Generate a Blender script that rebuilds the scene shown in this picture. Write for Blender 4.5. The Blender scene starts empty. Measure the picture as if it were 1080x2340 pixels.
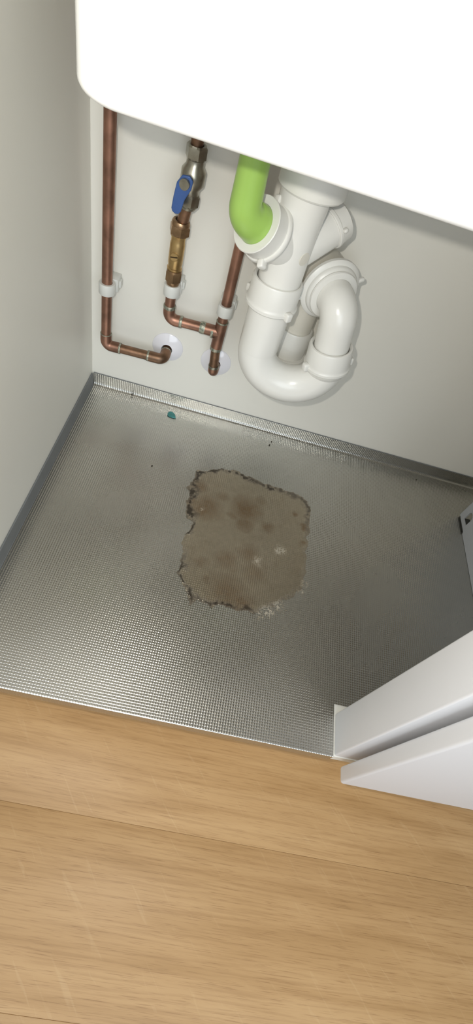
import bpy, bmesh, math, random
import numpy as np
from mathutils import Vector, Matrix

random.seed(7)
rng = np.random.default_rng(7)
SC = bpy.context.scene
COL = SC.collection

# ------------------------------------------------------------------ camera
CAM = Vector((0.22464, -0.69939, 0.63889))
YAW, PITCH, ROLL, FPX = 0.165594, 0.910687, 0.382402, 1107.39
fw = Vector((math.sin(YAW) * math.cos(PITCH), math.cos(YAW) * math.cos(PITCH), -math.sin(PITCH)))
r0 = fw.cross(Vector((0, 0, 1))).normalized()
u0 = r0.cross(fw)
RT = r0 * math.cos(ROLL) + u0 * math.sin(ROLL)
UP = -r0 * math.sin(ROLL) + u0 * math.cos(ROLL)
cd = bpy.data.cameras.new('camera')
cam = bpy.data.objects.new('camera', cd)
COL.objects.link(cam)
m = Matrix.Identity(4)
for i in range(3):
    m[i][0], m[i][1], m[i][2], m[i][3] = RT[i], UP[i], -fw[i], CAM[i]
cam.matrix_world = m
cd.sensor_fit = 'VERTICAL'
cd.sensor_height = 24.0
cd.lens = 24.0 * FPX / 2340.0
cd.clip_start = 0.01
SC.camera = cam

# ------------------------------------------------------------------ world, lights, exposure
w = bpy.data.worlds.new('world')
SC.world = w
w.use_nodes = True
bg = w.node_tree.nodes['Background']
bg.inputs[0].default_value = (0.90, 0.95, 1.0, 1)
bg.inputs[1].default_value = 0.32

def lamp(name, kind, loc, energy, color, **kw):
    d = bpy.data.lights.new(name, kind)
    d.energy = energy
    d.color = color
    for k, v in kw.items():
        setattr(d, k, v)
    o = bpy.data.objects.new(name, d)
    COL.objects.link(o)
    o.location = loc
    return o

# the phone's own flash, a few centimetres from its lens
flash = lamp('phone_flash', 'POINT', CAM - RT * 0.032 + UP * 0.027 - fw * 0.01, 6.6, (1.0, 0.955, 0.87), shadow_soft_size=0.005)
# kitchen ceiling light and window behind the photographer
ceil = lamp('ceiling_light', 'AREA', (-0.7, -1.6, 2.2), 20, (0.88, 0.94, 1.0), shape='RECTANGLE', size=2.4, size_y=1.6)
ceil.rotation_euler = (Vector((0.3, -0.4, 0.0)) - Vector((-0.7, -1.6, 2.2))).to_track_quat('-Z', 'Y').to_euler()
win = lamp('window_light', 'AREA', (0.65, -2.2, 0.95), 22, (0.85, 0.93, 1.0), shape='RECTANGLE', size=1.4, size_y=1.2)
win.rotation_euler = (Vector((0.1, 0.0, 0.25)) - Vector((0.65, -2.2, 0.95))).to_track_quat('-Z', 'Y').to_euler()

vs = SC.view_settings
vs.view_transform = 'Standard'
vs.look = 'None'
vs.gamma = 1.0
vs.use_curve_mapping = False
vs.exposure = 0.0

# ------------------------------------------------------------------ materials
MATS = {}
def lin(c):
    return tuple(((v / 255) / 12.92 if v / 255 <= 0.04045 else ((v / 255 + 0.055) / 1.055) ** 2.4) for v in c)

def mat(name, rgb, rough=0.5, metal=0.0, vary=0.0, vscale=8.0, bump=0.0, bscale=300.0, coat=0.0, spec=None, rgb2=None):
    mt = bpy.data.materials.new(name)
    mt.use_nodes = True
    nt = mt.node_tree
    b = nt.nodes['Principled BSDF']
    b.inputs['Roughness'].default_value = rough
    b.inputs['Metallic'].default_value = metal
    b.inputs['Coat Weight'].default_value = coat
    if spec is not None:
        b.inputs['Specular IOR Level'].default_value = spec
    c = lin(rgb)
    tc = nt.nodes.new('ShaderNodeTexCoord')
    nz = nt.nodes.new('ShaderNodeTexNoise')
    nz.inputs['Scale'].default_value = vscale
    nz.inputs['Detail'].default_value = 5
    nt.links.new(tc.outputs['Object'], nz.inputs['Vector'])
    rp = nt.nodes.new('ShaderNodeValToRGB')
    c2 = lin(rgb2) if rgb2 else tuple(v * (1 - vary) for v in c)
    rp.color_ramp.elements[0].position = 0.35
    rp.color_ramp.elements[1].position = 0.65
    rp.color_ramp.elements[0].color = (*c2, 1)
    rp.color_ramp.elements[1].color = (*c, 1)
    nt.links.new(nz.outputs['Fac'], rp.inputs['Fac'])
    nt.links.new(rp.outputs['Color'], b.inputs['Base Color'])
    if bump > 0:
        n2 = nt.nodes.new('ShaderNodeTexNoise')
        n2.inputs['Scale'].default_value = bscale
        n2.inputs['Detail'].default_value = 3
        nt.links.new(tc.outputs['Object'], n2.inputs['Vector'])
        bp = nt.nodes.new('ShaderNodeBump')
        bp.inputs['Strength'].default_value = bump
        bp.inputs['Distance'].default_value = 0.001
        nt.links.new(n2.outputs['Fac'], bp.inputs['Height'])
        nt.links.new(bp.outputs['Normal'], b.inputs['Normal'])
    MATS[name] = mt
    return mt

M_LAM = mat('white_laminate', (229, 227, 218), 0.42, vary=0.015, vscale=5, bump=0.04, bscale=900)
M_DOOR = mat('white_door_foil', (226, 227, 229), 0.38, vary=0.01)
M_PLAS = mat('white_plastic', (226, 225, 219), 0.24, vary=0.015, vscale=20)
M_PLAS2 = mat('white_plastic_matt', (223, 222, 216), 0.35, vary=0.015, vscale=20)
M_SOCK = mat('off_white_pipe', (214, 210, 198), 0.4, vary=0.03, vscale=25)
M_NYL = mat('translucent_nylon', (228, 229, 224), 0.32, vary=0.04, vscale=60)
M_NYL.node_tree.nodes['Principled BSDF'].inputs['Transmission Weight'].default_value = 0.12
M_ROS = mat('rosette_plastic', (232, 231, 236), 0.15, vary=0.01, coat=0.3)
M_COP = mat('copper', (166, 124, 104), 0.42, 0.8, vscale=38, rgb2=(128, 96, 80), bump=0.1, bscale=300)
M_COPO = mat('tarnished_copper', (146, 112, 88), 0.42, 0.8, vscale=55, rgb2=(108, 86, 68), bump=0.15, bscale=200)
M_SOLD = mat('solder_patina', (184, 180, 164), 0.42, 0.7, vscale=260, rgb2=(112, 120, 106), bump=0.4, bscale=500)
M_BRASS = mat('brass', (200, 170, 118), 0.3, 0.9, vscale=60, rgb2=(176, 146, 98), bump=0.05)
M_BRZ = mat('bronze_nut', (166, 136, 104), 0.33, 0.9, vscale=80, rgb2=(140, 114, 88))
M_SLOT = mat('dark_slot', (60, 45, 24), 0.5, 0.6)
M_CHR = mat('nickel', (170, 166, 152), 0.3, 0.95, vscale=60, rgb2=(140, 136, 124))
M_BLUE = mat('blue_vinyl', (58, 90, 148), 0.4, vary=0.1, vscale=60)
M_GREEN = mat('green_plastic', (152, 188, 92), 0.28, vary=0.04, vscale=30)
M_SINK = mat('white_ceramic', (244, 244, 242), 0.2, vary=0.01)
M_TRIM = mat('grey_edge_seal', (118, 121, 122), 0.5, vary=0.08, vscale=40)
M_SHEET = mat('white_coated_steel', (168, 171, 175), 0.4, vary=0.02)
M_RUB = mat('dark_rubber', (48, 48, 46), 0.6, vary=0.1)
M_TEAL = mat('teal_paint', (66, 140, 138), 0.45, vary=0.25, vscale=160)
M_SPECK = mat('dark_speck', (58, 52, 42), 0.7, vary=0.3, vscale=400)
M_DARKIN = mat('chipboard_underside', (150, 140, 124), 0.7, vary=0.2, vscale=120)

def alu_material():
    mt = bpy.data.materials.new('embossed_aluminium')
    mt.use_nodes = True
    nt = mt.node_tree
    b = nt.nodes['Principled BSDF']
    tc = nt.nodes.new('ShaderNodeTexCoord')
    nz = nt.nodes.new('ShaderNodeTexNoise')
    nz.inputs['Scale'].default_value = 9
    nz.inputs['Detail'].default_value = 4
    nt.links.new(tc.outputs['Object'], nz.inputs['Vector'])
    rp = nt.nodes.new('ShaderNodeValToRGB')
    rp.color_ramp.elements[0].color = (0.50, 0.49, 0.45, 1)
    rp.color_ramp.elements[1].color = (0.58, 0.57, 0.535, 1)
    nt.links.new(nz.outputs['Fac'], rp.inputs['Fac'])
    nt.links.new(rp.outputs['Color'], b.inputs['Base Color'])
    b.inputs['Metallic'].default_value = 1.0
    rr = nt.nodes.new('ShaderNodeMapRange')
    rr.inputs['To Min'].default_value = 0.24
    rr.inputs['To Max'].default_value = 0.30
    nt.links.new(nz.outputs['Fac'], rr.inputs['Value'])
    nt.links.new(rr.outputs['Result'], b.inputs['Roughness'])
    return mt
M_ALU = alu_material()

def stain_material():
    mt = bpy.data.materials.new('dried_residue')
    mt.use_nodes = True
    nt = mt.node_tree
    b = nt.nodes['Principled BSDF']
    at = nt.nodes.new('ShaderNodeAttribute')
    at.attribute_name = 'residue'
    b.inputs['Roughness'].default_value = 0.30
    nt.links.new(at.outputs['Color'], b.inputs['Base Color'])
    nt.links.new(at.outputs['Alpha'], b.inputs['Metallic'])
    return mt
M_STAIN = stain_material()

def oak_material():
    mt = bpy.data.materials.new('oak_floor')
    mt.use_nodes = True
    nt = mt.node_tree
    L = nt.links.new
    b = nt.nodes['Principled BSDF']
    tc = nt.nodes.new('ShaderNodeTexCoord')
    oi = nt.nodes.new('ShaderNodeObjectInfo')
    mp0 = nt.nodes.new('ShaderNodeVectorMath'); mp0.operation = 'ADD'
    cx = nt.nodes.new('ShaderNodeCombineXYZ')
    ml = nt.nodes.new('ShaderNodeMath'); ml.operation = 'MULTIPLY'; ml.inputs[1].default_value = 3.0
    L(oi.outputs['Random'], ml.inputs[0]); L(ml.outputs[0], cx.inputs[2]); L(ml.outputs[0], cx.inputs[0])
    L(tc.outputs['Object'], mp0.inputs[0]); L(cx.outputs[0], mp0.inputs[1])
    def noise(scale3, sc=1.0, det=4, dist=0.0, rot=0.0):
        mp = nt.nodes.new('ShaderNodeMapping')
        mp.inputs['Scale'].default_value = scale3
        if rot:
            mr = nt.nodes.new('ShaderNodeMapping')
            mr.inputs['Rotation'].default_value = (0, 0, rot)
            L(mp0.outputs[0], mr.inputs['Vector']); L(mr.outputs[0], mp.inputs['Vector'])
        else:
            L(mp0.outputs[0], mp.inputs['Vector'])
        n = nt.nodes.new('ShaderNodeTexNoise')
        n.inputs['Scale'].default_value = sc
        n.inputs['Detail'].default_value = det
        n.inputs['Distortion'].default_value = dist
        L(mp.outputs[0], n.inputs['Vector'])
        return n.outputs['Fac']
    def ramp(fac, stops):
        r = nt.nodes.new('ShaderNodeValToRGB')
        el = r.color_ramp.elements
        while len(el) < len(stops):
            el.new(0.5)
        for e, (p, c) in zip(el, stops):
            e.position = p; e.color = (*c, 1)
        L(fac, r.inputs['Fac'])
        return r.outputs['Color']
    def mix(a, bb, fac, mode='MIX'):
        x = nt.nodes.new('ShaderNodeMix'); x.data_type = 'RGBA'; x.blend_type = mode
        if isinstance(fac, float): x.inputs[0].default_value = fac
        else: L(fac, x.inputs[0])
        L(a, x.inputs[6])
        if isinstance(bb, tuple): x.inputs[7].default_value = (*bb, 1)
        else: L(bb, x.inputs[7])
        return x.outputs[2]
    c = ramp(noise((1.6, 16, 1), 2.2, 5, 0.6), [(0.25, lin((170, 132, 84))), (0.5, lin((186, 148, 100))), (0.75, lin((197, 160, 112)))])
    g = ramp(noise((5, 170, 1), 2.0, 4, 0.25), [(0.34, (0.72, 0.66, 0.58)), (0.52, (1, 1, 1)), (1.0, (1.04, 1.04, 1.02))])
    c = mix(c, g, 0.45, 'MULTIPLY')
    p = ramp(noise((10, 420, 1), 3.0, 2), [(0.30, (0.55, 0.46, 0.36)), (0.42, (1, 1, 1)), (1.0, (1, 1, 1))])
    c = mix(c, p, 0.6, 'MULTIPLY')
    fl = ramp(noise((11, 120, 1), 1.3, 2, 0.8, rot=0.85), [(0.64, (0, 0, 0)), (0.72, (0.08, 0.08, 0.08)), (1.0, (0.16, 0.16, 0.16))])
    c = mix(c, lin((232, 204, 160)), fl)
    L(c, b.inputs['Base Color'])
    b.inputs['Roughness'].default_value = 0.45
    bp = nt.nodes.new('ShaderNodeBump'); bp.inputs['Strength'].default_value = 0.12; bp.inputs['Distance'].default_value = 0.0005
    L(noise((5, 170, 1), 2.0, 4), bp.inputs['Height']); L(bp.outputs[0], b.inputs['Normal'])
    return mt
M_OAK = oak_material()

# ------------------------------------------------------------------ helpers
def empty(name, loc, label=None, cat=None, group=None):
    o = bpy.data.objects.new(name, None)
    o.empty_display_size = 0.02
    COL.objects.link(o)
    o.location = loc
    if label: o['label'] = label
    if cat: o['category'] = cat
    if group: o['group'] = group
    return o

def origin(p):
    v = Vector((0, 0, 0))
    while p is not None:
        v += Vector(p.location); p = p.parent
    return v

def link(name, mesh, material, parent=None, smooth=True, angle=35):
    if material: mesh.materials.append(material)
    o = bpy.data.objects.new(name, mesh)
    COL.objects.link(o)
    if parent is not None:
        o.parent = parent
        mesh.transform(Matrix.Translation(-origin(parent)))
    if smooth:
        mesh.polygons.foreach_set('use_smooth', [True] * len(mesh.polygons))
        mesh.set_sharp_from_angle(angle=math.radians(angle))
    return o

def tag(o, label, cat, group=None):
    o['label'] = label; o['category'] = cat
    if group: o['group'] = group
    return o

def pyd(name, v, f):
    me = bpy.data.meshes.new(name)
    me.from_pydata([tuple(a) for a in v], [], f)
    bm = bmesh.new(); bm.from_mesh(me)
    bmesh.ops.recalc_face_normals(bm, faces=bm.faces)
    bm.to_mesh(me); bm.free()
    return me

def box_mesh(name, lo, hi, bev=0.0, seg=2):
    bm = bmesh.new()
    bmesh.ops.create_cube(bm, size=1)
    lo, hi = Vector(lo), Vector(hi)
    for v in bm.verts:
        v.co = Vector([(lo[i] + hi[i]) / 2 + v.co[i] * (hi[i] - lo[i]) for i in range(3)])
    if bev:
        bmesh.ops.bevel(bm, geom=list(bm.edges), offset=bev, segments=seg, profile=0.5, affect='EDGES')
    me = bpy.data.meshes.new(name)
    bm.to_mesh(me); bm.free()
    return me

def box(name, lo, hi, material, parent, bev=0.0, seg=2):
    return link(name, box_mesh(name, lo, hi, bev, seg), material, parent, smooth=bev > 0)

def frame(d):
    d = Vector(d).normalized()
    a = Vector((0, 0, 1)) if abs(d.z) < 0.9 else Vector((1, 0, 0))
    x = a.cross(d).normalized()
    return x, d.cross(x), d

def lathe(name, o, d, prof, material, parent, seg=40, closed=True, angle=35):
    """prof: list of (t, r) along the axis; closed loops back to its start, otherwise ends are capped."""
    x, y, d = frame(d)
    o = Vector(o)
    v, f = [], []
    n = len(prof)
    for t, r in prof:
        for k in range(seg):
            a = 2 * math.pi * k / seg
            v.append(o + d * t + (x * math.cos(a) + y * math.sin(a)) * r)
    for i in range(n if closed else n - 1):
        j = (i + 1) % n
        for k in range(seg):
            l = (k + 1) % seg
            f.append((i * seg + k, i * seg + l, j * seg + l, j * seg + k))
    if not closed:
        f.append(tuple(range(seg))[::-1]); f.append(tuple((n - 1) * seg + k for k in range(seg)))
    return link(name, pyd(name, v, f), material, parent, angle=angle)

def hexnut(name, o, d, h, R, rin, material, parent, rot=0.0):
    x, y, d = frame(d); o = Vector(o)
    v, f = [], []
    seg = 24
    def ringpts(t, rf):
        for k in range(seg):
            a = 2 * math.pi * k / seg
            v.append(o + d * t + (x * math.cos(a + rot) + y * math.sin(a + rot)) * rf(a))
    hexr = lambda a: R * math.cos(math.pi / 6) / math.cos(((a) % (math.pi / 3)) - math.pi / 6)
    ap = R * math.cos(math.pi / 6)
    prof = [(0, lambda a: rin), (0, lambda a: ap * 0.97), (h * 0.13, hexr), (h * 0.87, hexr), (h, lambda a: ap * 0.97), (h, lambda a: rin)]
    for t, rf in prof: ringpts(t, rf)
    n = len(prof)
    for i in range(n):
        j = (i + 1) % n
        for k in range(seg):
            l = (k + 1) % seg
            f.append((i * seg + k, i * seg + l, j * seg + l, j * seg + k))
    return link(name, pyd(name, v, f), material, parent, angle=20)

def fillet(pts, rad, n=10):
    pts = [Vector(p) for p in pts]
    out = [pts[0]]
    for i in range(1, len(pts) - 1):
        a, b, c = pts[i - 1], pts[i], pts[i + 1]
        u = (a - b).normalized(); w_ = (c - b).normalized()
        ang = u.angle(w_)
        r = rad[i - 1] if isinstance(rad, (list, tuple)) else rad
        t = r / math.tan(ang / 2)
        p0, p1 = b + u * t, b + w_ * t
        cen = b + (u + w_).normalized() * (r / math.sin(ang / 2))
        e0, e1 = p0 - cen, p1 - cen
        tot = e0.angle(e1)
        for k in range(n + 1):
            s = k / n
            out.append(cen + (e0 * math.sin((1 - s) * tot) + e1 * math.sin(s * tot)) / math.sin(tot))
    out.append(pts[-1])
    return out

def sweep(name, path, rad, material, parent, seg=24, cap=True):
    path = [Vector(p) for p in path]
    n = len(path)
    rads = rad if isinstance(rad, (list, tuple)) else [rad] * n
    tang = []
    for i in range(n):
        a = path[max(0, i - 1)]; b = path[min(n - 1, i + 1)]
        tang.append((b - a).normalized())
    x, y, _ = frame(tang[0])
    v, f = [], []
    for i in range(n):
        if i:
            q = tang[i - 1].rotation_difference(tang[i])
            x = q @ x
        x = (x - tang[i] * x.dot(tang[i])).normalized()
        y = tang[i].cross(x)
        for k in range(seg):
            a = 2 * math.pi * k / seg
            v.append(path[i] + (x * math.cos(a) + y * math.sin(a)) * rads[i])
    for i in range(n - 1):
        for k in range(seg):
            l = (k + 1) % seg
            f.append((i * seg + k, i * seg + l, (i + 1) * seg + l, (i + 1) * seg + k))
    if cap:
        f.append(tuple(range(seg))[::-1]); f.append(tuple((n - 1) * seg + k for k in range(seg)))
    return link(name, pyd(name, v, f), material, parent, angle=40)

# ------------------------------------------------------------------ kitchen floor: oak planks along X
FZ = -0.15
floor = empty('floor', (0.4, -0.6, FZ)); floor['kind'] = 'structure'
def plank(x0, x1, y0, y1):
    g = 0.00003
    me = box_mesh('plank', (x0 + g, y0 + g, FZ - 0.012), (x1 - g, y1 - g, FZ), 0.0006, 2)
    o = link('plank', me, M_OAK, floor, angle=30)
    return o
rows = [(-0.464, -0.274, 0.1), (-0.654, -0.464, -1.4), (-0.844, -0.654, -0.7), (-1.034, -0.844, -1.1), (-1.224, -1.034, -0.4)]
for y0, y1, sx in rows:
    x = sx - 2.0
    while x < 2.2:
        plank(max(x, -1.6), min(x + 2.2, 2.4), y0, y1) if x + 2.2 > -1.5 else None
        x += 2.2

# ------------------------------------------------------------------ cabinet
XL, XR, YF, ZT = -0.003, 0.80, -0.552, 0.72
cab = empty('sink_cabinet', (0.4, -0.28, FZ), 'white sink base cabinet, its right door closed in front of a centre post', 'cabinet')
box('back_panel', (XL - 0.018, 0.0012, -0.018), (XR + 0.018, 0.0132, ZT), M_LAM, cab)
box('side_panel', (XL - 0.018, YF, -0.018), (XL, 0.0010, ZT), M_LAM, cab, 0.0006, 1)
box('side_panel', (XR, YF, -0.018), (XR + 0.018, 0.0010, ZT), M_LAM, cab, 0.0006, 1)
box('base_panel', (XL + 0.0003, YF, -0.0185), (XR - 0.0003, 0.0010, -0.0016), M_LAM, cab, 0.0006, 1)
box('unseen_worktop', (XL + 0.0003, YF + 0.10, ZT - 0.018), (XR - 0.0003, 0.0010, ZT), M_DARKIN, cab)  # unseen worktop slab, added to shade the interior and darken the tray's reflections
box('plinth', (XL, -0.50, FZ + 0.0005), (XR, -0.484, -0.019), M_LAM, cab)
box('centre_post', (0.4855, YF + 0.0005, -0.0014), (0.548, -0.4995, ZT - 0.019), M_DOOR, cab, 0.0022, 3)
dz0 = -0.014
dr = box('door', (0.4985, -0.5795, dz0), (0.815, -0.5595, ZT - 0.003), M_DOOR, cab, 0.0035, 4)

# ------------------------------------------------------------------ embossed aluminium tray
PIT = 0.0034
AMP = 0.00025
BEV = 0.24
tray = empty('drip_tray', (0.39, -0.28, 0.0), 'embossed aluminium liner tray covering the floor of the sink cabinet', 'tray')
TX1 = 0.795
LIPH, RB, RF = 0.0255, 0.006, 0.0012
YB, YFR = -0.0010, -0.5535
SUB = 4
def tray_profile(SS):
    """arc-length samples (y, z, ny, nz) from the top of the back lip to the bottom of the front lip"""
    segs = []
    pts = []
    def line(p, q_, n):
        L = math.dist(p, q_); return ('l', p, q_, n, L)
    s1 = line((YB, LIPH), (YB, RB), (-1, 0))
    s2 = ('a', (YB - RB, RB), RB, 0.0, -math.pi / 2, RB * math.pi / 2, -1)
    s3 = line((YB - RB, 0), (YFR + RF, 0), (0, 1))
    s4 = ('a', (YFR + RF, -RF), RF, math.pi / 2, math.pi, RF * math.pi / 2, 1)
    s5 = line((YFR, -RF), (YFR, -0.0195), (-1, 0))
    segs = [s1, s2, s3, s4, s5]
    for s in SS:
        for g in segs:
            L = g[-1] if g[0] == 'l' else g[5]
            if s <= L + 1e-9 or g is segs[-1]:
                t = min(s / L, 1)
                if g[0] == 'l':
                    pts.append((g[1][0] + (g[2][0] - g[1][0]) * t, g[1][1] + (g[2][1] - g[1][1]) * t, g[3][0], g[3][1]))
                else:
                    a = g[3] + (g[4] - g[3]) * t
                    c, sn = math.cos(a), math.sin(a)
                    pts.append((g[1][0] + g[2] * c, g[1][1] + g[2] * sn, g[6] * c, g[6] * sn))
                break
            s -= L
    return np.array(pts)

def relief(sx, sy):
    """truncated pyramids, sx and sy in cells"""
    tri = lambda c: np.clip(np.minimum(c % 1.0, 1.0 - c % 1.0) / BEV, 0, 1)
    arch = 1.0 - 0.42 * np.clip((np.abs(sx % 1.0 - 0.5) - 0.0) / (0.5 - BEV), 0, 1)
    return np.minimum(tri(sx) * arch, tri(sy) * arch)

def knots(a, b, fr):
    """cell fractions fr repeated from a to b (in cells)"""
    k = (np.arange(math.floor(a), math.ceil(b))[:, None] + np.array(fr)[None, :]).ravel()
    return k[(k >= a - 1e-9) & (k <= b + 1e-9)]

def grid_mesh(name, V, keep, c1, c2):
    """V: (n, m, 3); keep: (n-1, m-1) mask of quads; c1, c2: index coordinates in cells, to fold each
    corner of a pyramid along its ridge"""
    n, mm = V.shape[:2]
    idx = np.arange(n * mm).reshape(n, mm)
    a, b, c, d = idx[:-1, :-1], idx[1:, :-1], idx[1:, 1:], idx[:-1, 1:]
    h1 = (0.5 * (c1[1:] + c1[:-1])) % 1.0 < 0.5
    h2 = (0.5 * (c2[1:] + c2[:-1])) % 1.0 < 0.5
    same = h1[:, None] == h2[None, :]
    k1, k2 = keep & same, keep & ~same
    st_ = lambda p, q_, r, k: np.stack([p[k], q_[k], r[k]], -1)
    t = np.concatenate([st_(a, b, c, k1), st_(a, c, d, k1), st_(a, b, d, k2), st_(b, c, d, k2)], 0)
    e1 = V.reshape(-1, 3)[t[:, 1]] - V.reshape(-1, 3)[t[:, 0]]
    e2 = V.reshape(-1, 3)[t[:, 2]] - V.reshape(-1, 3)[t[:, 0]]
    nn = np.cross(e1, e2)
    flip = (nn[:, 2] - nn[:, 1] * 0.5) < 0
    t[flip] = t[flip][:, ::-1]
    used = np.unique(t)
    rem = -np.ones(n * mm, dtype=np.int64); rem[used] = np.arange(len(used))
    t = rem[t]
    P = V.reshape(-1, 3)[used]
    me = bpy.data.meshes.new(name)
    me.vertices.add(len(P)); me.vertices.foreach_set('co', P.astype(np.float32).ravel())
    me.loops.add(t.size); me.loops.foreach_set('vertex_index', t.astype(np.int32).ravel())
    me.polygons.add(len(t))
    me.polygons.foreach_set('loop_start', np.arange(0, t.size, 3, dtype=np.int32))
    me.polygons.foreach_set('loop_total', np.full(len(t), 3, dtype=np.int32))
    me.polygons.foreach_set('use_smooth', np.zeros(len(t), dtype=bool))
    me.update(calc_edges=True)
    return me, used

STOT = (LIPH - RB) + RB * math.pi / 2 + (YB - RB - YFR - RF) + RF * math.pi / 2 + (0.0195 - RF)
FR = (0.0, BEV, 1.0 - BEV)
FX = (0.0, BEV, 0.5, 1.0 - BEV)
S = knots(0, STOT / PIT, FR) * PIT
xs = knots(0.0, TX1 / PIT, FX) * PIT
prof = tray_profile(S)
hh = AMP * relief(xs[:, None] / PIT, S[None, :] / PIT)
V = np.zeros((len(xs), len(prof), 3))
V[..., 0] = xs[:, None]
V[..., 1] = prof[None, :, 0] + hh * prof[None, :, 2]
V[..., 2] = prof[None, :, 1] + hh * prof[None, :, 3]
xc = 0.5 * (xs[:-1] + xs[1:]); yc = 0.5 * (prof[:-1, 0] + prof[1:, 0]); zc = 0.5 * (prof[:-1, 1] + prof[1:, 1])
keep = ~((xc[:, None] > 0.4838) & (xc[:, None] < 0.552) & ((yc[None, :] < -0.4875) | (zc[None, :] < -0.001)))
keep &= ~((xc[:, None] > 0.4838) & (zc[None, :] < -0.0005))
me, _ = grid_mesh('sheet', V, keep, xs / PIT, S / PIT)
link('sheet', me, M_ALU, tray, smooth=False)
# plain rolled edges of the sheet
box('rolled_edge', (0.0002, -0.0013, LIPH), (TX1, 0.0009, LIPH + 0.0009), M_TRIM, tray, 0.0003, 1)
# smooth grey upstand along the left side
tv, tf = [], []
for yy in (-0.0035, YF + 0.002):
    for (a, b) in ((XL + 0.0002, 0.0262), (XL + 0.0014, 0.0266), (XL + 0.0024, 0.0258), (0.0006, 0.0012), (0.0012, 0.0006), (XL + 0.0002, 0.0002)):
        tv.append((a, yy, b))
tf = [(i, (i + 1) % 6, 6 + (i + 1) % 6, 6 + i) for i in range(6)] + [tuple(range(6)), tuple(range(11, 5, -1))]
link('edge_seal', pyd('edge_seal', tv, tf), M_TRIM, tray, angle=30)

# ------------------------------------------------------------------ dried stain on the tray
OUT = np.array([(0.2285, -0.145), (0.2458, -0.1356), (0.2696, -0.1239), (0.2874, -0.1211), (0.3115, -0.1247), (0.3357, -0.13), (0.3598, -0.1336), (0.389, -0.1355), (0.4103, -0.1368), (0.4268, -0.1462), (0.4341, -0.1601), (0.434, -0.1852), (0.4331, -0.2186), (0.4324, -0.2532), (0.4329, -0.2858), (0.432, -0.312), (0.4226, -0.3296), (0.41, -0.3451), (0.3955, -0.3608), (0.3788, -0.3708), (0.3666, -0.3796), (0.3591, -0.3894), (0.3477, -0.3843), (0.3327, -0.3847), (0.3174, -0.3828), (0.3027, -0.3842), (0.2935, -0.3922), (0.28, -0.3877), (0.2688, -0.3837), (0.2643, -0.3928), (0.2525, -0.3764), (0.2427, -0.3601), (0.2352, -0.35), (0.2353, -0.3352), (0.2374, -0.3195), (0.2306, -0.2926), (0.2336, -0.2741), (0.242, -0.2646), (0.2372, -0.252), (0.2267, -0.2408), (0.2244, -0.2239), (0.2255, -0.2054), (0.2179, -0.1861), (0.2236, -0.1714), (0.2259, -0.1576)])
# how crusty the rim is at each outline point (0 clean, 1 thick dark crust)
CR = np.array([.9, .9, .9, .95, .9, .6, .75, .55, .6, .6, .65, .55, .35, .25, .25, .25, .3, .5, .4, .45, .4, .75, .7, .7, .75, .8, .75, .65, .6, .7, .8, .85, .95, .8, .5, .15, .7, .9, 1, 1, 1, 1, 1, .9, .9])
BLOT = [(0.2555, -0.217, 0.026, .8), (0.2786, -0.188, 0.0118, .5), (0.3212, -0.1991, 0.026, .9), (0.3436, -0.1764, 0.0118, .5), (0.3203, -0.2293, 0.0166, .8), (0.3615, -0.2255, 0.0118, .7), (0.3369, -0.2833, 0.0177, .55), (0.3033, -0.3061, 0.0201, .5), (0.2677, -0.3212, 0.0095, .5), (0.2787, -0.3456, 0.0059, .6), (0.3503, -0.3162, 0.0213, .45), (0.3139, -0.3604, 0.0308, .75), (0.3351, -0.3714, 0.0213, .7), (0.4069, -0.1844, 0.0059, .8), (0.4224, -0.207, 0.0059, .9), (0.4218, -0.2394, 0.0059, .7), (0.3016, -0.2174, 0.0095, .7), (0.238, -0.175, 0.014, .7), (0.236, -0.215, 0.014, .6)]

def vnoise(X, Y, sc, seed):
    r = np.random.default_rng(seed)
    T = r.random((64, 64))
    x, y = X * sc, Y * sc
    xi, yi = np.floor(x).astype(int), np.floor(y).astype(int)
    fx, fy = x - xi, y - yi
    fx = fx * fx * (3 - 2 * fx); fy = fy * fy * (3 - 2 * fy)
    g = lambda a, b: T[a % 64, b % 64]
    return (g(xi, yi) * (1 - fx) + g(xi + 1, yi) * fx) * (1 - fy) + (g(xi, yi + 1) * (1 - fx) + g(xi + 1, yi + 1) * fx) * fy
def fbm(X, Y, sc, seed, o=4):
    s = 0; a = 0.5
    for i in range(o):
        s = s + a * vnoise(X, Y, sc * 2 ** i, seed + i); a *= 0.5
    return s / (1 - 0.5 ** o)

s0 = (LIPH - RB) + RB * math.pi / 2            # arc length where the flat starts
FR6 = (0.0, BEV / 2, BEV, 0.5, 1.0 - BEV, 1.0 - BEV / 2)
gx = knots(0.210 / PIT, 0.444 / PIT, FR6) * PIT
gs = knots((s0 + YB - RB + 0.112) / PIT, (s0 + YB - RB + 0.402) / PIT, FR6) * PIT
gy = (YB - RB + s0 - gs)[::-1]
GX, GY = np.meshgrid(gx, gy, indexing='ij')
wx = GX + (fbm(GX, GY, 75, 3, 3) - 0.5) * 0.012
wy = GY + (fbm(GX, GY, 75, 9, 3) - 0.5) * 0.012
ins = np.zeros(GX.shape, bool); dist = np.full(GX.shape, 9.0); crw = np.zeros(GX.shape)
n = len(OUT)
for i in range(n):
    a, b = OUT[i], OUT[(i + 1) % n]
    c = (a[1] > wy) != (b[1] > wy)
    with np.errstate(divide='ignore', invalid='ignore'):
        xx = (b[0] - a[0]) * (wy - a[1]) / (b[1] - a[1]) + a[0]
    ins ^= c & (wx < xx)
    ab = b - a
    t = np.clip(((wx - a[0]) * ab[0] + (wy - a[1]) * ab[1]) / (ab @ ab), 0, 1)
    d = np.hypot(wx - a[0] - t * ab[0], wy - a[1] - t * ab[1])
    k = d < dist
    dist[k] = d[k]; crw[k] = (CR[i] * (1 - t) + CR[(i + 1) % n] * t)[k]
sd = np.where(ins, -dist, dist)
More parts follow.
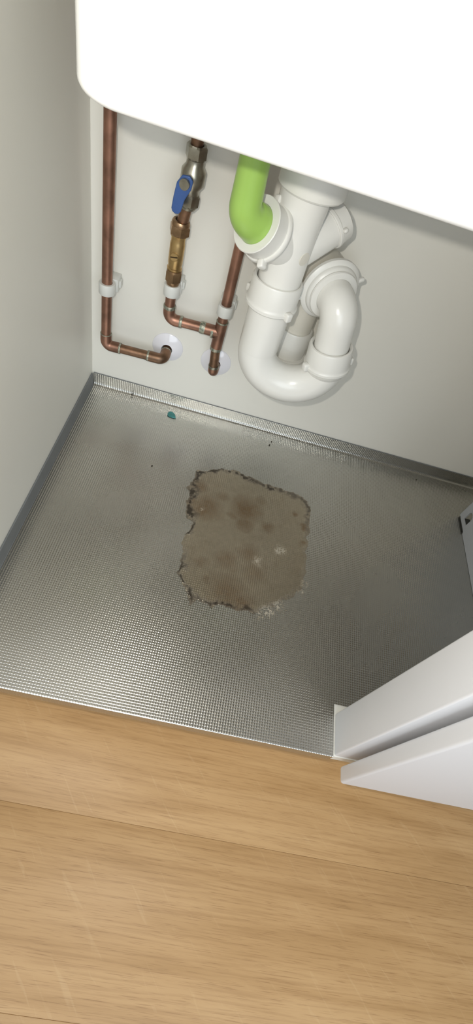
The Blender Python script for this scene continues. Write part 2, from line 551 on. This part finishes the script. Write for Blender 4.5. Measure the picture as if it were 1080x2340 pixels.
n1 = fbm(GX, GY, 220, 21); n2 = fbm(GX, GY, 60, 33); n3 = fbm(GX, GY, 600, 41, 3)
wid = 0.0020 + 0.0150 * crw * np.clip(n2 * 1.6 - 0.3, 0.1, 1)
crust = np.clip(1.25 - np.abs(sd + wid * 0.55) / (wid * 0.75), 0, 1) * np.clip(crw * 1.5 - 0.1, 0, 1) * np.clip((n1 - 0.22) * 3.2, 0.15, 1)
brown = np.zeros(GX.shape)
for bx, by, br, s in BLOT:
    rr = np.hypot(wx - bx, (wy - by)) / br
    brown = np.maximum(brown, s * np.clip(1.35 - rr, 0, 1) * (0.55 + 0.7 * n1))
    brown = np.maximum(brown, s * 0.55 * np.clip(1 - np.abs(rr - 0.95) / 0.10, 0, 1) * (br < 0.022))
brown = np.clip(brown + 0.5 * np.clip(n2 - 0.5, 0, 1), 0, 1)
pale = np.zeros(GX.shape)
for bx, by, br in ((0.352, -0.293, 0.009), (0.387, -0.2635, 0.0085), (0.433, -0.318, 0.008), (0.428, -0.330, 0.006), (0.395, -0.365, 0.010), (0.378, -0.378, 0.010), (0.368, -0.386, 0.007), (0.2505, -0.2235, 0.003)):
    pale = np.maximum(pale, np.clip(1.3 - np.hypot(wx - bx, wy - by) / br, 0, 1) * (n3 > 0.46))
def C3(c): return np.array(lin(c))
base = C3((184, 174, 156)); tan = C3((140, 119, 94)); dark = C3((38, 29, 18)); pal = C3((216, 210, 196))
colr = base + (tan - base) * brown[..., None]
colr = colr * (0.9 + 0.2 * n1[..., None])
colr = colr + (dark - colr) * (crust * 0.93)[..., None]
colr = colr + (pal - colr) * (pale * 0.38)[..., None]
metal = np.clip(1.0 - 0.12 * brown - 0.75 * crust - 0.5 * pale, 0, 1)
SY = s0 + (YB - RB - GY)
hz = AMP * relief(GX / PIT, SY / PIT) + 0.00006 + crust * (0.0001 + 0.0005 * n3) + pale * 0.00005
VV = np.stack([GX, GY, hz], -1)
inside = sd < 0.0006 * (n3 - 0.2)
halo = (pale > 0.3)
kq = (inside | halo)
kq = kq[:-1, :-1] & kq[1:, :-1] & kq[1:, 1:] & kq[:-1, 1:]
me, used = grid_mesh('dried_stain', VV, kq, gx / PIT, -SY[0] / PIT)
at = me.color_attributes.new('residue', 'FLOAT_COLOR', 'POINT')
buf = np.concatenate([colr.reshape(-1, 3)[used], metal.reshape(-1, 1)[used]], 1).astype(np.float32)
at.data.foreach_set('color', buf.ravel())
stain = link('dried_stain', me, M_STAIN, None, smooth=False)
tag(stain, 'large brown dried water stain with dark crusty rim on the tray', 'stain')

# ------------------------------------------------------------------ loose bits on the tray
def flake(name, cx, cy, pts, th, material, label, cat, z=0.0004, curl=0.0):
    k = len(pts)
    v = [(cx + x, cy + y, z + curl * (x * x + y * y) ) for x, y in pts] + [(cx + x * .93, cy + y * .93, z + th + curl * (x * x + y * y)) for x, y in pts]
    v += [(cx, cy, z), (cx + 0.0008, cy, z + th * 1.3)]
    f = [(i, (i + 1) % k, k + (i + 1) % k, k + i) for i in range(k)]
    f += [((i + 1) % k, i, 2 * k) for i in range(k)] + [(k + i, k + (i + 1) % k, 2 * k + 1) for i in range(k)]
    me = pyd(name, v, f)
    me.transform(Matrix.Translation((-cx, -cy, -z)))
    o = link(name, me, material, None, angle=40)
    o.location = (cx, cy, z)
    return tag(o, label, cat)
flake('paint_flake', 0.1555, -0.0285, [(-.0088, .0012), (-.0075, .0058), (-.0030, .0080), (.0018, .0066), (.0052, .0030), (.0085, -.0050), (.0062, -.0068), (.0010, -.0066), (-.0040, -.0058), (-.0078, -.0034)], 0.0012, M_TEAL, 'small teal paint flake lying near the back of the tray', 'flake', curl=12)
def speck(cx, cy, r, label, z=0.0003):
    k = 7
    pts = [(r * (0.6 + 0.6 * random.random()) * math.cos(2 * math.pi * i / k), r * (0.6 + 0.6 * random.random()) * math.sin(2 * math.pi * i / k)) for i in range(k)]
    return flake('dirt_speck', cx, cy, pts, r * 0.9, M_SPECK, label, 'speck', z=z)
speck(0.0735, -0.0062, 0.0021, 'dark speck at the foot of the back lip near the left corner', z=0.0030)
speck(0.3495, -0.026, 0.0014, 'upper of the two dark specks below the white trap')
speck(0.3462, -0.0365, 0.0018, 'lower of the two dark specks below the white trap')
speck(0.1503, -0.1599, 0.0013, 'lone dark speck on the tray left of the stain')
speck(0.648, -0.0215, 0.0012, 'tiny dark speck on the tray near the right end of the back lip')

# ------------------------------------------------------------------ slotted sheet-metal panel at the right
sp = empty('slotted_panel', (0.735, -0.27, 0.0), 'white steel panel with an oval slot standing on the right of the tray', 'panel')
def slot_panel():
    bm = bmesh.new()
    x0 = 0.729
    outer = [(-0.086, 0.0045), (-0.086, 0.30), (-0.47, 0.30), (-0.47, 0.0008), (-0.130, 0.0008), (-0.1255, 0.0045)]
    cy_, z0, z1, r = -0.1105, 0.0125, 0.029, 0.0085
    hole = [(cy_ + r * math.cos(a), z1 + r * math.sin(a)) for a in np.linspace(0, math.pi, 11)]
    hole += [(cy_ - r, z0), (cy_ + r, z0)]
    vo = [bm.verts.new((x0, y, z)) for y, z in outer]
    vh = [bm.verts.new((x0, y, z)) for y, z in hole]
    ed = [bm.edges.new((vo[i], vo[(i + 1) % len(vo)])) for i in range(len(vo))] + [bm.edges.new((vh[i], vh[(i + 1) % len(vh)])) for i in range(len(vh))]
    bmesh.ops.triangle_fill(bm, use_beauty=True, edges=ed, normal=(-1, 0, 0))
    g = bmesh.ops.extrude_face_region(bm, geom=list(bm.faces))
    for e in g['geom']:
        if isinstance(e, bmesh.types.BMVert): e.co.x += 0.0022
    bmesh.ops.recalc_face_normals(bm, faces=bm.faces)
    me = bpy.data.meshes.new('face'); bm.to_mesh(me); bm.free()
    return me
link('face', slot_panel(), M_SHEET, sp, smooth=False)
box('foot_flange', (0.7314, -0.47, 0.0008), (0.752, -0.13, 0.0028), M_SHEET, sp, 0.0004, 1)
box('slot_backing', (0.7318, -0.124, 0.0060), (0.744, -0.098, 0.0105), M_RUB, sp, 0.0004, 1)
box('foot_strip', (0.7292, -0.1250, 0.0006), (0.7330, -0.0880, 0.0042), M_RUB, sp, 0.0012, 2)

# ------------------------------------------------------------------ copper pipes
PY = -0.03
def solder(p, d, r=0.0089, h=0.004, parent=None, material=None):
    d = Vector(d).normalized()
    return lathe('solder_ring', Vector(p) - d * h / 2, d, [(0, 0.0074), (0, r * 0.97), (h * .25, r), (h * .75, r * 1.01), (h, r * 0.96), (h, 0.0074)], material or M_SOLD, parent, seg=28)

p1 = empty('copper_pipe', (0.03, PY, 0.0), 'bare copper pipe nearest the left panel, bending into a white wall rosette', 'pipe')
A, B, C_, D_ = Vector((0.0300, PY, 0.700)), Vector((0.0300, PY, 0.1160)), Vector((0.1264, PY, 0.1185)), Vector((0.1263, 0.0008, 0.1225))
R15 = 0.0076
sweep('pipe', [A, (0.0300, PY, 0.130)], R15, M_COP, p1)
sweep('elbow', fillet([(0.0300, PY, 0.1375), B, (0.0525, PY, 0.1166)], 0.0095, 6), 0.0088, M_COP, p1)
solder((0.0300, PY, 0.1378), (0, 0, 1), 0.0090, 0.0016, p1)
solder((0.0535, PY, 0.1166), (1, 0, 0.02), 0.0089, 0.0034, p1)
sweep('pipe', [(0.0500, PY, 0.1165), (0.104, PY, 0.1180)], R15, M_COPO, p1)
solder((0.1012, PY, 0.1179), (1, 0, 0.02), 0.0089, 0.0038, p1)
sweep('elbow', fillet([(0.1020, PY, 0.1180), C_, (0.1264, -0.0115, 0.1205)], 0.0095, 8), 0.0088, M_COPO, p1)
solder((0.1264, -0.0105, 0.1208), (0, 1, 0.15), 0.0088, 0.0028, p1)
sweep('pipe', [(0.1264, -0.014, 0.1204), D_], R15, M_COPO, p1)

p2 = empty('teed_copper_pipe', (0.166, PY, 0.0), 'two copper risers joined by a soldered tee, the left one with a brass valve', 'pipe')
X2 = 0.1250
sweep('pipe', [(0.1330, PY, 0.700), (0.1316, PY, 0.372)], R15, M_COPO, p2)
sweep('pipe', [(0.1316, PY, 0.372), (0.1254, PY, 0.325)], R15, M_COPO, p2)
sweep('pipe', [(X2, PY, 0.275), (X2, PY, 0.206)], R15, M_COP, p2)
# brass isolating valve
iv = lathe('isolating_valve', (0.1248, PY, 0.262), (0, 0, 1), [(0, .008), (0, .0098), (.012, .0098), (.013, .0106), (.0155, .0106), (.016, .0098), (.020, .0096), (.022, .0103), (.049, .0103), (.0505, .0097), (.058, .0097), (.059, .0112), (.0605, .0112), (.062, .0098), (.070, .0098), (.070, .008)], M_BRASS, p2, seg=36)
hexnut('compression_nut', (0.1249, PY, 0.3225), (0.03, 0, 1), 0.0125, 0.0140, 0.0080, M_BRZ, p2, 0.3)
lathe('nut_collar', (0.1253, PY, 0.3345), (0.08, 0, 1), [(0, .008), (0, .0122), (.003, .0124), (.0058, .0110), (.0062, .0095), (.0062, .008)], M_BRZ, p2, seg=32)
hexnut('compression_nut', (X2, PY, 0.2575), (0, 0, 1), 0.0165, 0.0124, 0.0080, M_BRZ, p2, 0.12)
lathe('nut_collar', (X2, PY, 0.2525), (0, 0, 1), [(0, .0078), (0, .0090), (.0055, .0100), (.0055, .0078)], M_BRZ, p2, seg=32)
b0 = Vector((0.1245, PY - 0.0070, 0.2955)); bd = Vector((-0.12, -1, 0.15)).normalized()
boss = lathe('screw_boss', b0, bd, [(0, .0057), (.0044, .0057), (.0050, .0050), (.0050, .0008)], M_BRASS, p2, seg=28, closed=False)
sx_, sy_, _ = frame(bd)
sl = box_mesh('screw_slot', (-0.0050, -0.0008, 0.0046), (0.0050, 0.0008, 0.0053))
rot = Matrix((sx_, sy_, bd)).transposed().to_4x4()
sl.transform(Matrix.Translation(b0) @ rot @ Matrix.Rotation(math.radians(12), 4, 'Z'))
link('screw_slot', sl, M_SLOT, p2, smooth=False)
# lever valve above it
hexnut('valve_nut', (0.1313, PY, 0.3600), (0.06, 0, 1), 0.0150, 0.0130, 0.0080, M_CHR, p2, 0.4)
lathe('valve_nut_collar', (0.1310, PY, 0.3572), (0.06, 0, 1), [(0, .008), (0, .0100), (.003, .0112), (.003, .008)], M_CHR, p2, seg=28)
lathe('valve_body', (0.1318, PY, 0.3745), (0.03, 0, 1), [(0, .008), (0, .0108), (.006, .0108), (.012, .0150), (.026, .0150), (.032, .0108), (.038, .0108), (.038, .008)], M_CHR, p2, seg=36)
hexnut('valve_nut', (0.1325, PY, 0.4120), (0.0, 0, 1), 0.0150, 0.0130, 0.0080, M_CHR, p2, 0.4)
lathe('valve_stem', (0.1310, PY - 0.012, 0.393), (-0.2, -1, 0), [(0, .0052), (.014, .0052), (.0145, .0062), (.0185, .0062)], M_CHR, p2, seg=24, closed=False)
lv = [(0.1325, 0.402), (0.1235, 0.401), (0.1180, 0.392), (0.1158, 0.375), (0.1150, 0.3625), (0.1164, 0.3590), (0.1200, 0.3570), (0.1245, 0.3575), (0.1272, 0.3610), (0.1298, 0.375), (0.1360, 0.388), (0.1370, 0.397)]
yv0, yv1 = PY - 0.0265, PY - 0.0228
vl = [(x, yv0, z) for x, z in lv] + [(x, yv1, z) for x, z in lv]
k = len(lv)
lm = pyd('lever', vl, [tuple(range(k)), tuple(range(2 * k - 1, k - 1, -1))] + [(i, (i + 1) % k, k + (i + 1) % k, k + i) for i in range(k)])
lo = link('lever', lm, M_BLUE, p2, angle=30)
bv = lo.modifiers.new('bevel', 'BEVEL'); bv.width = 0.0012; bv.segments = 3; bv.limit_method = 'ANGLE'
# elbow, cross pipe, tee, lower run
sweep('elbow', fillet([(X2, PY, 0.2165), (X2 + 0.0003, PY, 0.1950), (0.1450, PY, 0.1962)], 0.0125, 8), 0.0089, M_COP, p2)
solder((X2, PY, 0.2165), (0, 0, 1), 0.0092, 0.0055, p2)
solder((0.1455, PY, 0.1962), (1, 0, 0.03), 0.0092, 0.0045, p2)
sweep('pipe', [(0.142, PY, 0.1960), (0.190, PY, 0.1975)], R15, M_COP, p2)
solder((0.1795, PY, 0.1972), (1, 0, 0.03), 0.0092, 0.0085, p2)
sweep('tee', [(0.183, PY, 0.1972), (0.207, PY, 0.1976)], 0.0089, M_COP, p2)
sweep('tee', [(0.2069, PY, 0.2165), (0.2063, PY, 0.1680)], 0.0090, M_COP, p2)
solder((0.2070, PY, 0.2165), (0, 0, 1), 0.0093, 0.0022, p2)
solder((0.2062, PY, 0.1690), (0, 0, 1), 0.0092, 0.0060, p2)
solder((0.1955, PY - 0.0012, 0.1955), (1, 0, 0.03), 0.0090, 0.0040, p2)
sweep('pipe', [(0.2065, PY, 0.700), (0.2069, PY, 0.205)], R15, M_COP, p2)
sweep('pipe', [(0.2062, PY, 0.172), (0.2095, PY, 0.132)], R15, M_COPO, p2)
solder((0.2097, PY, 0.1340), (-0.08, 0, 1), 0.0090, 0.0050, p2, M_CHR)
sweep('elbow', fillet([(0.2097, PY, 0.1345), (0.2106, PY, 0.1205), (0.2108, -0.010, 0.1205)], 0.0088, 8), 0.0088, M_COP, p2)
sweep('pipe', [(0.2108, -0.012, 0.1205), (0.2108, 0.0008, 0.1205)], R15, M_COPO, p2)

# rosettes where the pipes enter the back panel
def rosette(c, label):
    o = lathe('pipe_rosette', c, (0, -1, 0), [(0.0, 0.0090), (0.0, 0.0262), (0.0012, 0.0262), (0.0022, 0.0250), (0.0078, 0.0112), (0.0082, 0.0092)], M_ROS, None, seg=56, angle=40)
    tag(o, label, 'rosette', 'white wall rosettes')
rosette((0.1263, 0.0011, 0.1225), 'white conical wall rosette around the end of the leftmost copper pipe')
rosette((0.2108, 0.0011, 0.1205), 'white conical wall rosette behind the teed copper pipe, beside the trap')

# nylon pipe clips
def clip(x, z, bx, label):
    t = empty('pipe_clip', (x, 0.0, z), label, 'clip', 'white nylon pipe clips')
    lathe('clip_ring', (x, PY, z - 0.0085), (0, 0, 1), [(0, .0079), (0, .0114), (.001, .0120), (.016, .0120), (.017, .0114), (.017, .0079)], M_NYL, t, seg=36)
    box('clip_base', (bx - 0.0115, -0.0205, z - 0.0095), (bx + 0.0115, 0.0010, z + 0.0100), M_NYL, t, 0.0012, 2)
    box('clip_tab', (bx + 0.0100, -0.0130, z - 0.0060), (bx + 0.0140, -0.0030, z + 0.0050), M_NYL, t, 0.0008, 1)
clip(0.0302, 0.2165, 0.0320, 'white nylon clip holding the leftmost copper pipe')
clip(0.1250, 0.2440, 0.1262, 'white nylon clip right under the brass valve')
clip(0.2072, 0.2370, 0.2080, 'white nylon clip just above the soldered tee')

# ------------------------------------------------------------------ white waste trap
TXa, TY = 0.2640, -0.12
trap = empty('waste_trap', (0.30, TY, 0.17), 'white plastic sink waste trap with a deep U-bend', 'trap')
Zax = Vector((0, 0, 1))
lathe('tail_pipe', (TXa, TY, 0.300), Zax, [(0, .0262), (0.115, .0262), (0.135, .0275), (0.200, .0275)], M_PLAS, trap, seg=56, closed=False)
lathe('waste_nut', (TXa + .004, TY, 0.4490), Zax, [(0, .0270), (0, .0350), (.002, .0365), (.024, .0365), (.026, .0340), (.045, .0340), (.047, .041), (.0785, .041), (.0785, .0270)], M_PLAS2, trap, seg=56)
nut1 = lathe('slip_nut', (TXa - .001, TY, 0.3165), Zax, [(0, .0272), (0, .0325), (.0012, .0334), (.0045, .0334), (.0058, .0322), (.0085, .0316), (.0325, .0312), (.0345, .0300), (.0348, .0282), (.0335, .0268), (.010, .0264)], M_PLAS2, trap, seg=64)
def lug(parent, cen, dirv, axis, L=0.008, wd=0.009, h=0.011):
    dirv = Vector(dirv).normalized(); axis = Vector(axis).normalized()
    s = axis.cross(dirv)
    me = box_mesh('lug', (-L / 2, -wd / 2, -h / 2), (L / 2, wd / 2, h / 2), 0.0022, 3)
    R_ = Matrix((dirv, s, axis)).transposed().to_4x4()
    me.transform(Matrix.Translation(Vector(cen)) @ R_)
    return link('lug', me, M_PLAS2, parent)
for a in (-48, 150):
    dv = Vector((math.cos(math.radians(a)), math.sin(math.radians(a)), 0))
    lug(nut1, Vector((TXa - .001, TY, 0.3205)) + dv * 0.0350, dv, Zax)
lathe('trap_body', (TXa, TY, 0.2525), Zax, [(0, .0264), (.0030, .0267), (.060, .0272), (.0680, .0276)], M_PLAS, trap, seg=56, closed=False)
# U-bend
uc = Vector((0.5 * (TXa + 0.3622), TY, 0.2535)); ur = 0.5 * (0.3622 - TXa)
path = [Vector((TXa, TY, 0.2560))] + [uc + Vector((-ur * math.cos(t), 0, -0.0455 * math.sin(t))) for t in np.linspace(0, math.pi, 36)]
radl = [0.0264] * 20 + list(np.linspace(0.0264, 0.0256, 17))
sweep('u_bend', path, radl, M_PLAS, trap, seg=56)
# right leg
ra = Vector((0.3622, TY, 0.2500)); rb = Vector((0.3482, TY, 0.3375)); rd = (rb - ra).normalized()
lathe('u_bend_socket', ra - rd * 0.004, rd, [(0, .0256), (.004, .0276), (.007, .0290), (.010, .0290), (.010, .0256)], M_PLAS, trap, seg=56)
nut2 = lathe('slip_nut', ra + rd * 0.0050, rd, [(0, .0272), (0, .0310), (.0012, .0320), (.0045, .0320), (.0058, .0308), (.008, .0303), (.0300, .0297), (.0322, .0285), (.0325, .0262), (.0310, .0245), (.010, .0240)], M_PLAS2, trap, seg=64)
for a in (-150, 20):
    dv = Vector((math.cos(math.radians(a)), math.sin(math.radians(a)), 0))
    dv = (dv - rd * dv.dot(rd)).normalized()
    lug(nut2, ra + rd * 0.0095 + dv * 0.0335, dv, rd)
# outlet elbow turning back to the wall
od = Vector((-0.43, 0.90, 0.03)).normalized()
oend = rb + od * 0.085
leg = fillet([ra + rd * 0.008, rb, rb + od * 0.050], 0.0240, 14)
sweep('outlet_elbow', leg, 0.0234, M_PLAS, trap, seg=56)
nut3 = lathe('outlet_nut', rb + od * 0.0235, od, [(0, .0236), (0, .0285), (.001, .0310), (.003, .0318), (.005, .0310), (.0065, .0330), (.009, .0345), (.011, .0345), (.0125, .0385), (.0140, .0398), (.0180, .0398), (.0195, .0385), (.0195, .0236)], M_PLAS2, trap, seg=64)
for dv in (Vector((0.964, 0.138, 0.33)), Vector((-0.95, -0.1, -0.30))):
    dv = (dv - od * dv.dot(od)).normalized()
    lug(nut3, rb + od * 0.0395 + dv * 0.0425, dv, od, 0.010, 0.006, 0.006)
lathe('outlet_socket', rb + od * 0.042, od, [(0, .0350), (.006, .0350), (.0065, .0342), (.040, .0335), (.048, .0320), (.053, .027), (.055, .015)], M_SOCK, trap, seg=56, closed=False)
rp = rb + od * 0.0790
RX, RY = rp.x, rp.y + 0.004
sweep('down_pipe', [(RX, RY, rp.z), (RX, RY, 0.205)], 0.0215, M_SOCK, trap, seg=48)
lathe('down_pipe_socket', (RX, RY, 0.2085), Zax, [(0, .0217), (0, .0250), (.018, .0250), (.0185, .0256), (.0420, .0256), (.0442, .0245), (.0442, .0217)], M_PLAS2, trap, seg=56)
lathe('socket_flange', (RX - .001, RY - .001, 0.2040), Zax, [(0, .0217), (0, .0285), (.001, .0296), (.005, .0296), (.006, .0285), (.006, .0217)], M_PLAS2, trap, seg=56)
sweep('wall_bend', fillet([(RX, RY, 0.200), (RX, RY, 0.176), (RX, 0.0008, 0.176)], 0.020, 10), 0.0215, M_SOCK, trap, seg=40)
# side inlets
AZ, EL = math.radians(48), math.radians(30)
nl = Vector((-math.sin(AZ) * math.cos(EL), -math.cos(AZ) * math.cos(EL), math.sin(EL)))
ol = Vector((TXa, TY, 0.3835))
LF = 0.067
lathe('side_inlet', ol + nl * 0.012, nl, [(0, .0215), (.0300, .0235), (.045, .0235)], M_PLAS, trap, seg=48, closed=False)
nut4 = lathe('inlet_nut', ol + nl * (LF - 0.0245), nl, [(0, .0236), (0, .0300), (.0015, .0310), (.0045, .0310), (.0060, .0300), (.0065, .0285), (.0205, .0280), (.0235, .0292), (.0245, .0285), (.0245, .0205), (.020, .0200)], M_PLAS2, trap, seg=64)
for dv in (Vector((0.06, -0.72, -0.62)), Vector((-0.1, 0.3, 0.9))):
    dv = (dv - nl * dv.dot(nl)).normalized()
    lug(nut4, ol + nl * (LF - 0.0205) + dv * 0.0325, dv, nl, 0.009, 0.008, 0.010)
nr = Vector((math.sin(AZ) * math.cos(EL), math.cos(AZ) * math.cos(EL), math.sin(EL)))
orr = Vector((TXa, TY, 0.3760))
lathe('side_inlet', orr + nr * 0.012, nr, [(0, .0205), (.040, .0222), (.0505, .0226)], M_PLAS, trap, seg=48, closed=False)
nut5 = lathe('inlet_cap', orr + nr * 0.0600, nr, [(0, .0180), (0, .0238), (.001, .0246), (.0040, .0246), (.0050, .0236), (.018, .0228), (.0205, .020), (.0205, .004)], M_PLAS2, trap, seg=56, closed=False)
for dv in (Vector((0.75, -0.5, 0.45)), Vector((-0.75, 0.5, -0.2))):
    dv = (dv - nr * dv.dot(nr)).normalized()
    lug(nut5, orr + nr * 0.066 + dv * 0.0255, dv, nr, 0.007, 0.005, 0.006)
# moulded oval on the tail pipe
mdir = Vector((0.72, -0.69, 0)).normalized()
lathe('moulded_mark', Vector((TXa, TY, 0.3880)) + mdir * 0.0258, mdir, [(0, .0075), (.0007, .0072), (.0009, .0060), (.0009, .0005)], M_SOCK, trap, seg=28, closed=False)

# ------------------------------------------------------------------ green hose elbow in the left inlet
ge = empty('hose_elbow', ol + nl * LF, 'lime green plastic hose elbow plugged into the left inlet of the trap', 'elbow')
g0 = ol + nl * (LF - 0.0015); g1 = ol + nl * (LF + 0.022)
gpath = fillet([g0, g1, (g1.x - 0.001, g1.y - 0.001, 0.505)], 0.021, 16)
dl = [0.0]
for i in range(1, len(gpath)): dl.append(dl[-1] + (gpath[i] - gpath[i - 1]).length)
gr = [0.0205 - (0.0205 - 0.0138) * min(1, max(0, (d_ - 0.006) / 0.042)) ** 0.8 for d_ in dl]
sweep('elbow_body', gpath, gr, M_GREEN, ge, seg=48)
lathe('hose_barb', (gpath[-1].x, gpath[-1].y, 0.500), Zax, [(0, .0120), (0, .0152), (.003, .0156), (.012, .0142), (.012, .0120)], M_GREEN, ge, seg=40)

# ------------------------------------------------------------------ sink bowl above
sk = empty('sink_bowl', (0.264, -0.20, 0.528), 'white sink bowl hanging at the top right, above the trap', 'sink')
bm = bmesh.new()
lo_, hi_ = Vector((0.094, -0.352, 0.5290)), Vector((0.434, -0.056, 0.7005))
bmesh.ops.create_cube(bm, size=1)
for v in bm.verts:
    v.co = Vector([(lo_[i] + hi_[i]) / 2 + v.co[i] * (hi_[i] - lo_[i]) for i in range(3)])
top = [f for f in bm.faces if f.normal.z > 0.9]
vert_e = [e for e in bm.edges if abs(e.verts[0].co.z - e.verts[1].co.z) > 0.1]
bmesh.ops.bevel(bm, geom=vert_e, offset=0.035, segments=8, profile=0.5, affect='EDGES')
bot = [e for e in bm.edges if all(abs(v.co.z - lo_.z) < 1e-5 for v in e.verts)]
bmesh.ops.bevel(bm, geom=bot, offset=0.008, segments=5, profile=0.5, affect='EDGES')
top = [f for f in bm.faces if f.normal.z > 0.9]
bmesh.ops.inset_region(bm, faces=top, thickness=0.010)
top = [f for f in bm.faces if f.normal.z > 0.9 and f.calc_center_median().z > 0.69]
top = sorted(top, key=lambda f: -f.calc_area())[:1]
r_ = bmesh.ops.extrude_face_region(bm, geom=top)
bmesh.ops.delete(bm, geom=top, context='FACES')
for e in r_['geom']:
    if isinstance(e, bmesh.types.BMVert): e.co.z -= 0.160
bmesh.ops.recalc_face_normals(bm, faces=bm.faces)
me = bpy.data.meshes.new('bowl'); bm.to_mesh(me); bm.free()
link('bowl', me, M_SINK, sk, angle=30)

# short notes on parts that look unlike the rest of their thing
lo['label'] = 'blue lever handle'
iv['label'] = 'brass isolating valve body'
for o in trap.children:
    if o.data.materials[0] is M_SOCK and o.name.startswith(('outlet_socket', 'down_pipe')):
        o['label'] = 'duller off-white outlet pipe'
